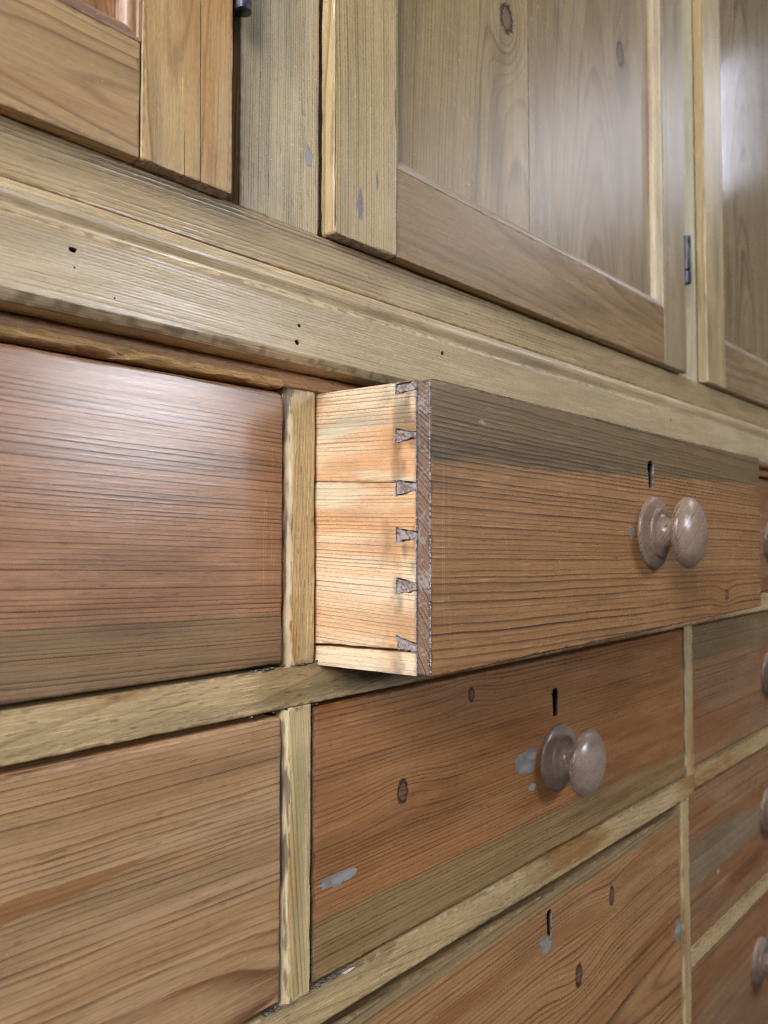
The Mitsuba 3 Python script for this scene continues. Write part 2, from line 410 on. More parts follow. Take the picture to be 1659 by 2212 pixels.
def sweep_x(profile, x0, x1, step=0.006, seed=0, amp=0.00015):
    """A closed profile (y, z in metres) swept along x, slightly uneven; returns a watertight mesh."""
    pts = np.asarray(profile, float)
    xs = np.linspace(x0, x1, int((x1 - x0) / step) + 2)
    n, k = len(xs), len(pts)
    v = np.zeros((n, k, 3))
    v[:, :, 0] = xs[:, None]
    v[:, :, 1:] = pts[None]
    v = v.reshape(-1, 3)
    d = np.stack([meshkit.noise(v * np.array([30, 300, 300]), seed + j) for j in (1, 2)], 1) - 0.5
    d2 = np.stack([meshkit.noise(v * np.array([220, 500, 500]), seed + j) for j in (5, 6)], 1) - 0.5
    v[:, 1:] += amp * 2 * d + amp * d2
    F = []
    for a in range(k):
        b = (a + 1) % k
        i = np.arange(n - 1) * k
        F.append(np.stack([i + a, i + b, i + k + b], 1))
        F.append(np.stack([i + a, i + k + b, i + k + a], 1))
    tri = trimesh.creation.triangulate_polygon(Polygon(pts), engine='earcut')
    tv, tf = tri
    from scipy.spatial import cKDTree
    idx = cKDTree(pts).query(tv)[1][tf]
    F.append(idx)
    F.append(idx[:, ::-1] + (n - 1) * k)
    f = np.vstack(F)
    m = trimesh.Trimesh(v, f, process=False)
    m.fix_normals()
    return np.array(m.vertices), np.array(m.faces)


def dense(pts, d):
    out = []
    for a, b in zip(pts, pts[1:] + pts[:1]):
        a, b = np.array(a), np.array(b)
        n = max(1, int(np.linalg.norm(b - a) / d))
        out += [a + (b - a) * t for t in np.arange(n) / n]
    return np.array(out)


def lathe_y(key, X, Y, Z, profile, wid, seg=72):
    """A turned piece whose axis points out of the cabinet. profile: (radius, distance from the face) in layout units."""
    key = free(key)
    pr = np.asarray(profile, float) * U
    a = np.linspace(0, 2 * np.pi, seg, endpoint=False)
    n = len(pr)
    c = W(X, Y, Z)
    v = np.stack([c[0] + pr[:, None, 0] * np.cos(a), np.broadcast_to(c[1] - pr[:, None, 1], (n, seg)), c[2] + pr[:, None, 0] * np.sin(a)], -1).reshape(-1, 3)
    i, j = np.meshgrid(np.arange(n - 1), np.arange(seg), indexing='ij')
    j2 = (j + 1) % seg
    q = np.stack([i * seg + j, (i + 1) * seg + j, (i + 1) * seg + j2, i * seg + j2], -1).reshape(-1, 4)
    m = trimesh.Trimesh(v, np.vstack([q[:, [0, 1, 2]], q[:, [0, 2, 3]]]), process=False)
    if m.vertex_normals[(n // 2) * seg + 0] @ np.array([1, 0, 0]) < 0:
        m.invert()
    put(key, np.array(m.vertices), np.array(m.faces), wid, None, 40)
    return key


def spline(pts, n=10):
    from scipy.interpolate import PchipInterpolator
    pts = np.array(pts, float)
    s = np.concatenate([[0], np.cumsum(np.linalg.norm(np.diff(pts, axis=0), axis=1))])
    t = np.linspace(0, s[-1], n * (len(pts) - 1) + 1)
    return np.stack([PchipInterpolator(s, pts[:, k])(t) for k in (0, 1)], 1)


def fillet(X, Z, sx, sz, r, Y0, Y1):
    """A cutter that rounds a board's corner at (X, Z); sx, sz point into the board, r in metres."""
    cx, cz = m_(X), z_(Z)
    arc = [(cx + sx * r * (1 - math.cos(t)), cz + sz * r * (1 - math.sin(t))) for t in np.linspace(0, math.pi / 2, 10)]
    pts = arc + [(cx + sx * r, cz - sz * 0.003), (cx - sx * 0.003, cz - sz * 0.003), (cx - sx * 0.003, cz + sz * r)]
    pts = pts if Polygon(pts).exterior.is_ccw else pts[::-1]
    return prism_tool(pts, 'y', m_(Y0), m_(Y1))


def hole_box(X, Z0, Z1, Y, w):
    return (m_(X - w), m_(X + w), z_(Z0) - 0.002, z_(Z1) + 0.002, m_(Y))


def thing(name, label, category, group=None):
    key = free(name)
    labels[key] = {'label': label, 'category': category}
    if group:
        labels[key]['group'] = group
    return key


RNG = random.Random(11)


def m_(x):                    # layout units to metres, horizontal
    return x * U


def z_(z):
    return ZB + z * U


# ------------------------------------------------------------------ the room's windows (outside the picture)
for d, dist, w, h, rad in WINDOWS:
    d = np.array(d) / np.linalg.norm(d)
    c = AIM + d * dist
    n = -d
    s = np.cross([0, 0, 1.0], n); s /= np.linalg.norm(s)
    u = np.cross(n, s)
    key = free('window_light')
    labels[key] = {'kind': 'structure'}
    quads_v, quads_f = [], []
    for a0, a1 in ((-0.5, -0.03), (0.03, 0.5)):
        k = len(quads_v)
        quads_v += [c + s * w * a0 - u * h / 2, c + s * w * a1 - u * h / 2, c + s * w * a1 + u * h / 2, c + s * w * a0 + u * h / 2]
        quads_f += [[k, k + 1, k + 2], [k, k + 2, k + 3]]
    scene[key] = {**mikit.ply((np.array(quads_v), np.array(quads_f)), {'type': 'diffuse', 'reflectance': {'type': 'rgb', 'value': [0.1, 0.1, 0.1]}}),
                  'emitter': {'type': 'area', 'radiance': {'type': 'rgb', 'value': list(rad)}}}

# ------------------------------------------------------------------ the cabinet: carcass
C = thing('pine_cabinet', 'old stripped pine cabinet with panelled cupboard doors above rows of drawers', 'cabinet')
XL, XR, ZT = -0.6, 3.9, 2.9

# --- waist: frieze board and moulding
board(f'{C}__frieze_board', (XL, XR), (-0.012, 0.05), (0.4535, 0.5335), wood('mould', 'x', pith=(z_(0.5) + 0.22, 0.14), slope=(0.015, 0), light=(170, 145, 106), dark=(98, 74, 46), w=1.8, con=0.85), r=0.0008, nib=0.8, chips=0.0008)
prof = [(-0.0125, 0.4520), (-0.0085, 0.4500), (-0.0130, 0.4485), (-0.024, 0.4470), (-0.0325, 0.4425), (-0.0385, 0.4350), (-0.0405, 0.4270), (-0.0395, 0.4190), (-0.0350, 0.4125), (-0.0330, 0.4060),
        (-0.0350, 0.4000), (-0.0410, 0.3960), (-0.0470, 0.3945), (-0.0495, 0.3930), (-0.0500, 0.3900), (-0.0500, 0.3035), (-0.0485, 0.3005), (-0.0425, 0.2905), (-0.0405, 0.2890), (0.03, 0.2890), (0.03, 0.43), (-0.004, 0.43), (-0.004, 0.4520)]
prof = dense([(a * U, z_(b)) for a, b in prof], 0.0022)
mv, mf = sweep_x(prof, m_(XL), m_(XR), seed=4, amp=0.0002)
HS = 0.950 / 0.959
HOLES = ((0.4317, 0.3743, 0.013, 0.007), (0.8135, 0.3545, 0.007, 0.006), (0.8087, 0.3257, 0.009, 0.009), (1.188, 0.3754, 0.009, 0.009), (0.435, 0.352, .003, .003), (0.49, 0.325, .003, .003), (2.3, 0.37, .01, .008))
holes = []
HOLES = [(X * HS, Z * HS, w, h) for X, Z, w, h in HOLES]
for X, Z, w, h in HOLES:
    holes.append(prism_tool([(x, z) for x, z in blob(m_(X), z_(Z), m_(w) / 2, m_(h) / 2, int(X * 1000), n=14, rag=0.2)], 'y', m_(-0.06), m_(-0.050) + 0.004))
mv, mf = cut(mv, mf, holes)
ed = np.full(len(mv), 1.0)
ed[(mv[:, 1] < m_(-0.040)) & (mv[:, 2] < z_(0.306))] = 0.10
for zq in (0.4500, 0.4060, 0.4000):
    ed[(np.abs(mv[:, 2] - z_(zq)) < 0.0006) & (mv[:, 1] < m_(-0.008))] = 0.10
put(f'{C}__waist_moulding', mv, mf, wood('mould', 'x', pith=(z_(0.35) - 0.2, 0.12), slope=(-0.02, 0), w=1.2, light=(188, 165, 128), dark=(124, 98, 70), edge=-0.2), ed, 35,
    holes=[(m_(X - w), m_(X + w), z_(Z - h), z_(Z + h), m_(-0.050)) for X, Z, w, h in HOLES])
labels[f'{C}__waist_moulding'] = {'label': 'projecting waist moulding with nail holes and a rounded bead'}

# --- rails
board(f'{C}__top_rail', (XL, XR), (0.0, 0.07), (0.2585, 0.2885), wood('rail', 'x', pith=(z_(0.3) + 0.2, 0.12), light=(178, 126, 70), dark=(116, 74, 36)), r=0.0012, nib=0.9, chips=0.0)
# torn lower edge of the top rail over the closed drawer
v, f, ed = rounded(W(0.22, -0.006, 0.2550), W(0.812, 0.03, 0.2745), r=0.0024, step=0.0010, nib=0.9, seed=77, warp=0.0002, chips=0.003)
q0 = v * np.array([26, 90, 90])
dn = meshkit.fbm(v * np.array([70, 240, 240]), 4, 5) - 0.5
dn2 = meshkit.noise(v * np.array([55, 300, 300]), 8)
gouge = np.clip((dn2 - 0.62) / 0.2, 0, 1)                       # splinters lifted and torn away
out = (v[:, 1] < m_(0.006))
v[:, 1] -= out * (0.0080 * dn - 0.0040 * gouge)
shred = meshkit.fbm(v * np.array([110, 900, 900]), 3, 71) - 0.5          # standing fibres
v[:, 1] -= out * 0.0026 * shred
v[:, 2] += (v[:, 2] < z_(0.268)) * out * (0.0030 * (meshkit.fbm(q0, 3, 21) - 0.5) + 0.0020 * dn)
v[:, 2] += (v[:, 2] > z_(0.268)) * out * (0.0045 * (meshkit.fbm(q0 * 1.7, 3, 31) - 0.55))
put(f'{C}__top_rail__torn_edge', v, f, wood('rail', 'x', pith=(z_(0.3) + 0.15, 0.05), light=(214, 170, 112), dark=(92, 62, 34), con=0.9, fleck=1.0, edge=-0.05, rough=0.65, stain=(78, 56, 34), stain_amt=0.9, haze=0.1), ed, 50)
labels[f'{C}__top_rail__torn_edge'] = {'label': 'rough splintered lower edge of the top rail'}
RAIL = dict(r=0.0007, nib=0.7, chips=0.0008)
board(f'{C}__rail', (XL, XR), (0.0, 0.07), (-0.281, -0.2125), wood('rail', 'x', pith=(z_(-0.25) + 0.02, 0.09), slope=(0.05, 0.05), late=0.4), **RAIL)
board(f'{C}__rail', (XL, 2.546), (0.0, 0.07), (-0.8305, -0.7645), wood('rail', 'x', pith=(z_(-0.8) - 0.03, 0.08), slope=(-0.03, 0.04), late=0.4), **RAIL)
board(f'{C}__rail', (2.547, XR), (0.0, 0.07), (-0.817, -0.751), wood('rail', 'x', pith=(z_(-0.8) - 0.2, 0.08)), **RAIL)
board(f'{C}__rail', (2.497, XR), (0.0, 0.07), (-1.378, -1.320), wood('rail', 'x', pith=(z_(-1.3) - 0.2, 0.08)), **RAIL)
# --- stiles between the drawers
ST = dict(r=0.0007, nib=0.7, chips=0.0007, step=0.003)
board(f'{C}__stile', (0.8175, 0.8840), (-0.0015, 0.07), (-0.213, 0.259), wood('stile', 'z', pith=(m_(0.86) + 0.02, 0.06), slope=(0.03, 0.02)), chamfer=0.0048, **ST)
board(f'{C}__stile', (0.8165, 0.8775), (-0.001, 0.07), (-0.766, -0.2805), wood('stile', 'z', pith=(m_(0.84) - 0.02, 0.05), slope=(-0.03, 0.03), light=(200, 176, 126)), chamfer=0.0042, **ST)
board(f'{C}__stile', (2.435, 2.497), (0.0, 0.07), (-0.213, 0.259), wood('stile', 'z', pith=(m_(2.4) - 0.2, 0.05)), **ST)
board(f'{C}__stile', (2.481, 2.546), (0.0, 0.07), (-0.766, -0.2805), wood('stile', 'z', pith=(m_(2.4) - 0.2, 0.05), light=(190, 168, 122), dark=(156, 128, 86)), **ST)
board(f'{C}__stile', (2.440, 2.4965), (0.0, 0.07), (-2.2, -0.8305), wood('stile', 'z', pith=(m_(2.4) - 0.2, 0.05), light=(182, 154, 110), dark=(140, 108, 70)), **ST)
board(f'{C}__stile', (0.8185, 0.8785), (0.0, 0.07), (-2.2, -0.8305), wood('stile', 'z', pith=(m_(0.84) - 0.2, 0.05)), **ST)
board(f'{C}__base_panel', (XL, 0.8115), (0.002, 0.06), (-2.19, -0.842), wood('brown', 'x', pith=(z_(-1.0) + 0.25, 0.17)))
# --- inside: boards between the drawers, back, sides
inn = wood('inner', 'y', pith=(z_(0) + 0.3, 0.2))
for z in (0.276, -0.247, -0.797, -1.349, -2.2):
    board(f'{C}__dust_board', (XL, XR), (0.075, 1.45), (z - 0.012, z + 0.012), inn, step=0.05, warp=0)
for x in (XL - 0.03, 0.855, 2.49, XR + 0.03):
    for a, b in ((-2.19, -1.363), (-1.335, -0.811), (-0.783, -0.261), (-0.233, 0.262)):
        board(f'{C}__divider_board', (x - 0.012, x + 0.012), (0.075, 1.45), (a, b), inn, step=0.05, warp=0)
board(f'{C}__back_panel', (XL - 0.05, XR + 0.05), (1.46, 1.49), (-2.25, ZT + 0.05), inn, step=0.08, warp=0)
board(f'{C}__cupboard_floor', (XL, XR), (0.052, 1.45), (0.50, 0.528), inn, step=0.05, warp=0)
board(f'{C}__cupboard_top', (XL, XR), (0.0, 1.45), (ZT + 0.005, ZT + 0.03), inn, step=0.05, warp=0)

# --- cupboard posts and doors
PY, DY = -0.005, -0.036
post = board(f'{C}__post', (0.7175, 0.8885), (PY, 0.05), (0.534, ZT), wood('post', 'z', pith=(m_(0.8) - 0.32, 0.10), slope=(0.01, 0), w=1.25), r=0.0009, chips=0.001)
post2 = board(f'{C}__post', (2.452, 2.612), (PY, 0.05), (0.534, ZT), wood('post', 'z', pith=(m_(2.5) - 0.32, 0.10), light=(198, 186, 150), dark=(140, 124, 90)), r=0.0009, chips=0.001)


def moulding(key, kind_axis, at, span, inward, wid, face=DY, width=0.030, deep=0.030):
    """Small ovolo moulding round a door panel. kind_axis 'x': lies on a rail; 'z': stands along a stile. inward: +1 / -1 towards the panel."""
    key = free(key)
    q = [(0.0, 0.002), (0.005, 0.002), (0.007, 0.0055)] + [(0.007 + (width - 0.010) * math.sin(t), 0.0055 + (deep - 0.010) * (1 - math.cos(t))) for t in np.linspace(0.25, math.pi / 2, 7)] + [(width - 0.003, deep - 0.0035), (width, deep - 0.003), (width, deep + 0.012), (0.0, deep + 0.012)]
    pts = [((face + d) * U, a * U) for a, d in q]
    v, f = sweep_x(pts, span[0] * U, span[1] * U, seed=int(abs(at) * 1000), amp=0.00008)
    if kind_axis == 'x':
        v = np.stack([v[:, 0], v[:, 1], z_(at) + inward * v[:, 2]], 1)
    else:
        v = np.stack([m_(at) + inward * v[:, 2], v[:, 1], ZB + v[:, 0]], 1)
    m = trimesh.Trimesh(v, f, process=False)
    m.fix_normals()
    put(key, np.array(m.vertices), np.array(m.faces), wid, np.full(len(v), 0.18), 35)
    return key


PB = -0.006                  # face of the door panels
# left door
D = f'{C}__door'
labels[D] = {'label': 'orange toned door with a long crack in its stile'}
crack = [prism_tool([(m_(0.6245), z_(0.60) - 0.03), (m_(0.6255), z_(0.60) - 0.03), (m_(0.6215), z_(1.2)), (m_(0.6195), z_(1.2))], 'y', m_(-0.05), m_(DY) + 0.006),
         prism_tool([(m_(0.597), z_(0.50)), (m_(0.5988), z_(0.50)), (m_(0.5975), z_(0.60)), (m_(0.5970), z_(0.60))], 'y', m_(-0.05), m_(DY) + 0.004)]
board(f'{D}__stile', (0.529, 0.682), (DY, 0.012), (0.5315, ZT), wood('door', 'z', pith=(m_(0.585) + 0.0, 0.045), slope=(0.0, -0.028), w=4.4, wob=1.6, light=(180, 148, 100), dark=(122, 80, 40), stain=(172, 116, 56), late=0.35, con=0.9, stain_amt=0.4, rough=0.42), r=0.0008, chips=0.0012, cuts=crack)
board(f'{D}__rail', (XL, 0.5275), (DY + 0.002, 0.012), (0.5315, 0.698), wood('door', 'x', pith=(z_(0.62), 0.03), slope=(-0.03, -0.10), w=4.0, wob=3.0, light=(166, 134, 92), dark=(110, 74, 44), stain=(156, 98, 54), late=0.4, con=0.75, rough=0.42), r=0.0008)
pm = wood('door', 'x', pith=(z_(0.9), 0.2), light=(150, 116, 96), dark=(90, 54, 42), haze=0.6, rough=0.35)
moulding(f'{D}__panel_moulding', 'x', 0.698, (XL, 0.5275), 1, pm)
moulding(f'{D}__panel_moulding', 'z', 0.529, (0.70, ZT), -1, wood('door', 'z', pith=(m_(0.3), 0.2), light=(158, 122, 92), dark=(92, 60, 42), haze=0.5, rough=0.33))
board(f'{D}__panel', (XL, 0.531), (PB, 0.006), (0.69, ZT), wood('door', 'z', pith=(m_(0.3), 0.05), slope=(0, 0.08), light=(150, 108, 72), dark=(110, 66, 40)), step=0.01)
# middle door
D = f'{C}__door_001'
labels[D] = {'label': 'middle cupboard door with a wide knotty panel'}
board(f'{D}__stile', (0.8955, 1.059), (DY, -0.001), (0.5365, ZT), wood('door', 'z', pith=(m_(0.98) + 0.25, 0.08), slope=(-0.01, 0), w=1.9, light=(182, 158, 114), dark=(108, 80, 44), edge=0.12, bump=0.8), r=0.0011, chips=0.0012, cuts=[box_tool(W(0.8985, DY - 0.01, 0.55), W(0.9010, DY + 0.006, ZT - 0.02))])
board(f'{D}__stile', (2.2775, 2.443), (DY, -0.001), (0.5365, ZT), wood('door', 'z', pith=(m_(2.3) + 0.25, 0.08), w=1.9, light=(162, 142, 108), dark=(112, 88, 60)), r=0.0011)
board(f'{D}__rail', (1.060, 2.2765), (DY + 0.001, -0.001), (0.5365, 0.711), wood('door', 'x', pith=(z_(0.62) + 0.02, 0.09), slope=(0.03, -0.05), w=3.2, con=0.5, light=(146, 116, 78), dark=(96, 68, 40)), r=0.0008)
mx = wood('door', 'x', pith=(z_(0.9), 0.2), light=(168, 150, 128), dark=(126, 100, 76), haze=0.5, rough=0.3)
moulding(f'{D}__panel_moulding', 'x', 0.711, (1.060, 2.2765), 1, mx)
moulding(f'{D}__panel_moulding', 'z', 1.059, (0.713, ZT), 1, wood('door', 'z', pith=(m_(0.3), 0.2)), width=0.010)
moulding(f'{D}__panel_moulding', 'z', 2.2775, (0.713, ZT), -1, wood('door', 'z', pith=(m_(2.0), 0.2), light=(196, 178, 146), dark=(168, 140, 104), edge=0.1, rough=0.5))
PK = [  # knots of the panel boards: height, across, radius, displacement, length
    [(z_(1.2286), m_(1.4759), 0.0075, 0.010, 1.35)], [(z_(1.4187), m_(2.0604), 0.0066, 0.009, 1.7)]]
board(f'{D}__panel_board', (1.057, 1.567), (PB, 0.006), (0.70, ZT), wood('door', 'z', pith=(m_(1.30) + 0.05, 0.11), slope=(0.012, 0.02), knots=PK[0], con=0.55, w=1.7, wob=1.0, bump=0.05, light=(154, 130, 92), dark=(94, 68, 38), rough=0.33), r=0.0004, step=0.008)
board(f'{D}__panel_board', (1.5674, 2.279), (PB, 0.006), (0.70, ZT), wood('door', 'z', pith=(m_(1.90), 0.060), slope=(0.0, 0.035), knots=PK[1], con=0.5, w=2.2, bump=0.05, wob=1.3, light=(148, 124, 90), dark=(98, 74, 46), rough=0.32), r=0.0004, step=0.008)
# right door
D = f'{C}__door_002'
labels[D] = {'label': 'right hand cupboard door catching a window reflection'}
board(f'{D}__stile', (2.622, 2.790), (DY, -0.001), (0.5365, ZT), wood('door', 'z', pith=(m_(2.7) + 0.25, 0.08), w=1.9, light=(184, 160, 116), dark=(120, 94, 58), edge=0.15), r=0.0011, chips=0.001)
board(f'{D}__rail', (2.791, XR), (DY + 0.001, -0.001), (0.5365, 0.697), wood('door', 'x', pith=(z_(0.62) + 0.02, 0.09), light=(148, 122, 88), dark=(98, 74, 48)), r=0.0008)
moulding(f'{D}__panel_moulding', 'x', 0.697, (2.791, XR), 1, mx)
moulding(f'{D}__panel_moulding', 'z', 2.790, (0.70, ZT), 1, wood('door', 'z', pith=(m_(2.6), 0.2)), width=0.010)
board(f'{D}__panel_board', (2.788, XR), (PB, 0.006), (0.69, ZT), wood('door', 'z', pith=(m_(3.1), 0.05), slope=(0, 0.05), w=2.4, light=(146, 124, 92), dark=(94, 72, 48), bump=0.03, rough=0.17, haze=0.4), r=0.0004, step=0.01)


def hinge(X, Y, Z0, Z1, label):
    key = thing(f'{C}__hinge', label, 'x')
    labels[key] = {'label': label}
    r, parts = 0.0039, [('knuckle', Z0, Z0 + (Z1 - Z0) * 0.28), ('knuckle', Z0 + (Z1 - Z0) * 0.285, Z1)]
    for name, a, b in parts:
        pr = [(0.0, a + 0.001), (0.7 * r / U, a + 0.001), (r / U, a + 0.004), (r / U, b - 0.004), (0.7 * r / U, b - 0.001), (0.0, b - 0.001)]
        ang = np.linspace(0, 2 * np.pi, 20, endpoint=False)
        v = np.array([[m_(X) + q * U * math.cos(t), m_(Y) + q * U * math.sin(t), z_(z)] for q, z in pr for t in ang])
        n = len(ang)
        f = [(i * n + j, i * n + (j + 1) % n, (i + 1) * n + (j + 1) % n, (i + 1) * n + j) for i in range(len(pr) - 1) for j in range(n)]
        scene[free(f'{key}__{name}')] = mikit.ply((v, np.array(f)), 'iron', smooth=40)
    lo, hi = W(X - 0.004, Y + 0.006, Z0 + 0.002), W(X + 0.004, 0.045, Z1 - 0.002)
    v, f, ed = rounded(lo, hi, 0.0003, 0.01, 0.2, 5)
    scene[free(f'{key}__leaf')] = mikit.ply((v, f), 'iron', smooth=40)


hinge(0.700, -0.036, 0.826, 1.05, 'dark iron butt hinge beside the left post')
hinge(2.452, -0.038, 0.827, 0.987, 'small blued iron hinge on the second post')

# ------------------------------------------------------------------ knobs
KN = spline([(0.081, 0.0), (0.0815, 0.004), (0.079, 0.008), (0.068, 0.012), (0.056, 0.016)], 4).tolist() + spline([(0.055, 0.017), (0.0545, 0.020), (0.051, 0.0225)], 4).tolist() + \
    spline([(0.047, 0.0235), (0.037, 0.029), (0.031, 0.038), (0.0295, 0.046), (0.033, 0.054), (0.045, 0.061), (0.062, 0.066), (0.0735, 0.071), (0.0785, 0.0775), (0.0775, 0.084), (0.071, 0.092), (0.058, 0.0995), (0.040, 0.1055), (0.020, 0.109), (0.004, 0.110), (0.0, 0.110)], 5).tolist()


def knob(key, X, Y, Z, scale=1.0, tone=0):
    pr = np.array(KN) * scale
    light = [(150, 125, 106), (158, 134, 116), (154, 132, 116)][tone % 3]
    wid = wood('knob', 'x', pith=(z_(Z) + 0.02, m_(Y) + 0.03), slope=(0.25, 0.3), light=light)
    return lathe_y(f'{key}__knob', X, Y, Z, pr, wid)


def keyhole(X, Y, Z0, Z1, w=0.020, deep=0.03):
    r = w * 0.55
    top = [(X + r * math.cos(t), Z1 - r + r * math.sin(t)) for t in np.linspace(-0.6, math.pi + 0.6, 14)]
    pts = top + [(X - w * 0.36, Z0 + 0.004), (X - w * 0.2, Z0), (X + w * 0.22, Z0 + 0.001), (X + w * 0.36, Z0 + 0.005)]
    return prism_tool([(m_(a), z_(b)) for a, b in pts], 'y', m_(Y) - 0.003, m_(Y + deep))


# ------------------------------------------------------------------ the open drawer
GRP = 'drawers of the pine cabinet'
H = thing('drawer', 'pine drawer pulled open, with its dovetailed side showing', 'drawer', GRP)
X0, X1, YF, YL, YI = 0.8916, 2.4185, -0.2565, -0.2275, -0.187
hz0 = lambda x: -0.2080 + (x - X0) / (X1 - X0) * 0.0125
hz1 = lambda x: 0.2490 - (x - X0) / (X1 - X0) * 0.0050
hzb = lambda x: 0.1210 + (x - X0) / (X1 - X0) * 0.0430
BS = 0.0430 / (X1 - X0)      # slope of the edge of the darker band
kh = keyhole(1.669, YF, 0.117, 0.181, 0.032, 0.05)
HK = [(m_(2.134), z_(-0.147), 0.0042, 0.0028, 0.8)]
front = board(f'{H}__front', (X0, X1), (YF, YL), (-0.208, 0.249), wood('hero', 'x', pith=(z_(-0.45), m_(YF) + 0.16), slope=(-0.02, 0), knots=HK, late=0.52, con=1.0, scratch=(m_(0.922), z_(-0.17), z_(0.16)),
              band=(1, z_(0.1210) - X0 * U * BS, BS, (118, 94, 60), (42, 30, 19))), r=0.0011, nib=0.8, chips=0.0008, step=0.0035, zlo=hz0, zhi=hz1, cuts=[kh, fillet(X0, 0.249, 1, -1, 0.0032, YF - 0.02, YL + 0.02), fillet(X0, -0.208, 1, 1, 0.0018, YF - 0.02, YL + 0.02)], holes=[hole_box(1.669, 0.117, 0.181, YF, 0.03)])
board(f'{front}__inner_board', (X0 + 0.042, X1 - 0.042), (YL + 0.0005, YI), (-0.200, 0.236), inn, step=0.02, cuts=[kh])
# dovetails: pixel positions on the side turned into (y, z)
S1 = 1659 / 3024


def side_pt(x, y):           # a point of the photograph's 1000..2000 x 1400..2800 close-up on the drawer's side plane
    px, py = (1000 + x / 1.58) * S1, (1400 + y / 1.58) * S1
    R = np.array([math.cos(YAW), -math.sin(YAW), 0]); Uv = np.cross(R, FWD)
    d = FWD + R * (px - 829.5) / 1650 - Uv * (py - 1106) / 1650
    k = X0 / d[0]
    return -1 + d[1] * k, d[2] * k


PINS = [[(884, 150), (868, 243), (1000, 206), (1003, 120)], [(878, 462), (876, 545), (1003, 508), (1003, 478)], [(884, 780), (876, 872), (1003, 832), (1003, 794)],
        [(888, 1072), (886, 1160), (1003, 1138), (1003, 1100)], [(890, 1386), (886, 1480), (1003, 1462), (1003, 1420)], [(886, 1748), (900, 1826), (1003, 1838), (1003, 1796)]]
sockets = []
for q in PINS:
    yz = np.array([side_pt(*a) for a in q])
    yz[:, 0] = np.where(yz[:, 0] < -0.22, YL - 0.0005, np.clip(yz[:, 0], -0.3, YI + 0.001))
    if q is PINS[0]:
        yz[[0, 3], 1] = 0.2475
    c = yz.mean(0)
    g = Polygon([(a * U, z_(b)) for a, b in yz]).buffer(0.0)
    big = np.array(g.buffer(0.00045, join_style=2).segmentize(0.0007).exterior.coords)[:-1]
    big += 0.0010 * (np.stack([meshkit.fbm(np.stack([big[:, 0] * 420, big[:, 1] * 420, 0 * big[:, 0] + k], 1), 2, 80 + k) for k in (0, 1)], 1) - 0.5)
    sockets.append(prism_tool(big[::-1] if Polygon(big).exterior.is_ccw is False else big, 'x', m_(X0) - 0.002, m_(X0 + 0.040)))
    key = free(f'{front}__dovetail_pin')
    gs = g.buffer(-0.0003, join_style=2).segmentize(0.0005)
    small = np.array(gs.exterior.coords)[:-1]
    small += 0.0011 * (np.stack([meshkit.fbm(np.stack([small[:, 0] * 380, small[:, 1] * 380, 0 * small[:, 0] + k], 1), 2, 60 + k) for k in (0, 1)], 1) - 0.5)
    small = small if Polygon(small).exterior.is_ccw else small[::-1]
    M = prism_tool(small, 'x', m_(X0) - 0.0001 + 0.0003 * RNG.random(), m_(X0 + 0.041)).refine_to_length(0.0022)
    o = M.to_mesh()
    pv, pf = o.vert_properties[:, :3].astype(float), o.tri_verts.astype(int)
    pv += 0.0010 * (np.stack([meshkit.fbm(pv * 420, 2, k + 40) for k in range(3)], 1) - 0.5)
    put(key, pv, pf, wood('grey', 'x', pith=(z_(-0.45), m_(YF) + 0.16)), None, 40)
SIDE_JOINT = lambda y: 0.0842 + (y + 0.2) * 0.0
y_a, z_a = side_pt(395, 786); y_b, z_b = side_pt(1000, 792)
sj = lambda y: z_a + (y - y_a) * (z_b - z_a) / (y_b - y_a)
y_c, z_c = side_pt(390, 1800); y_d, z_d = side_pt(1000, 1845)
rj = lambda y: z_c + (y - y_c) * (z_d - z_c) / (y_d - y_c)
YB = 1.2
stp = lambda y: np.where(y < 0, 0.2485 + np.clip(y + 0.2565, 0, 1) * 0.035, 0.2575)
sbt = lambda y: np.where(y < 0, -0.2080 - np.clip(y + 0.2565, 0, 1) * 0.034, -0.2167)
SB = dict(r=0.0005, nib=0.7, step=0.004)
sd = f'{H}__side'
SC = dict(cuts=sockets)
board(f'{sd}__board', (X0, X0 + 0.040), (YL + 0.0004, 0.35), (0.09, 0.249), wood('side', 'y', pith=(z_(0.2) + 0.30, m_(0.9) + 0.10), slope=(0.05, 0), w=1.9, late=0.45), along=1, zlo=lambda y: sj(y) + 0.0004, zhi=stp, **SB, **SC)
board(f'{sd}__board', (X0, X0 + 0.040), (YL + 0.0004, 0.35), (-0.17, 0.09), wood('side', 'y', pith=(z_(0.0) - 0.33, m_(0.9) + 0.10), slope=(0.03, 0), w=1.8, late=0.42, haze=0.7), along=1, zlo=lambda y: rj(y) + 0.0028 + 0.0030 * (meshkit.fbm(np.stack([y * 45, 0 * y, 0 * y], 1), 3, 3) - 0.4), zhi=lambda y: sj(y) - 0.0004, **SB, **SC)
board(f'{sd}__runner', (X0 + 0.001, X0 + 0.040), (YL + 0.0004, 0.35), (-0.21, -0.17), wood('side', 'y', pith=(z_(-0.2) - 0.05, m_(0.9) + 0.06), slope=(-0.04, 0), w=3.0, late=0.3, stain_amt=0.4), along=1, zlo=sbt, zhi=lambda y: rj(y) - 0.0024 + 0.0022 * (meshkit.fbm(np.stack([y * 45, 0 * y, 0 * y], 1), 3, 9) - 0.5), **SB)
board(f'{H}__side_001', (X1 - 0.040, X1), (YL + 0.0004, 0.35), (-0.20, 0.24), wood('side', 'y', pith=(z_(0.2) + 0.30, m_(2.4) + 0.1)), step=0.02)
board(f'{H}__back', (X0 + 0.042, X1 - 0.042), (0.30, 0.34), (-0.17, 0.20), inn, step=0.03)
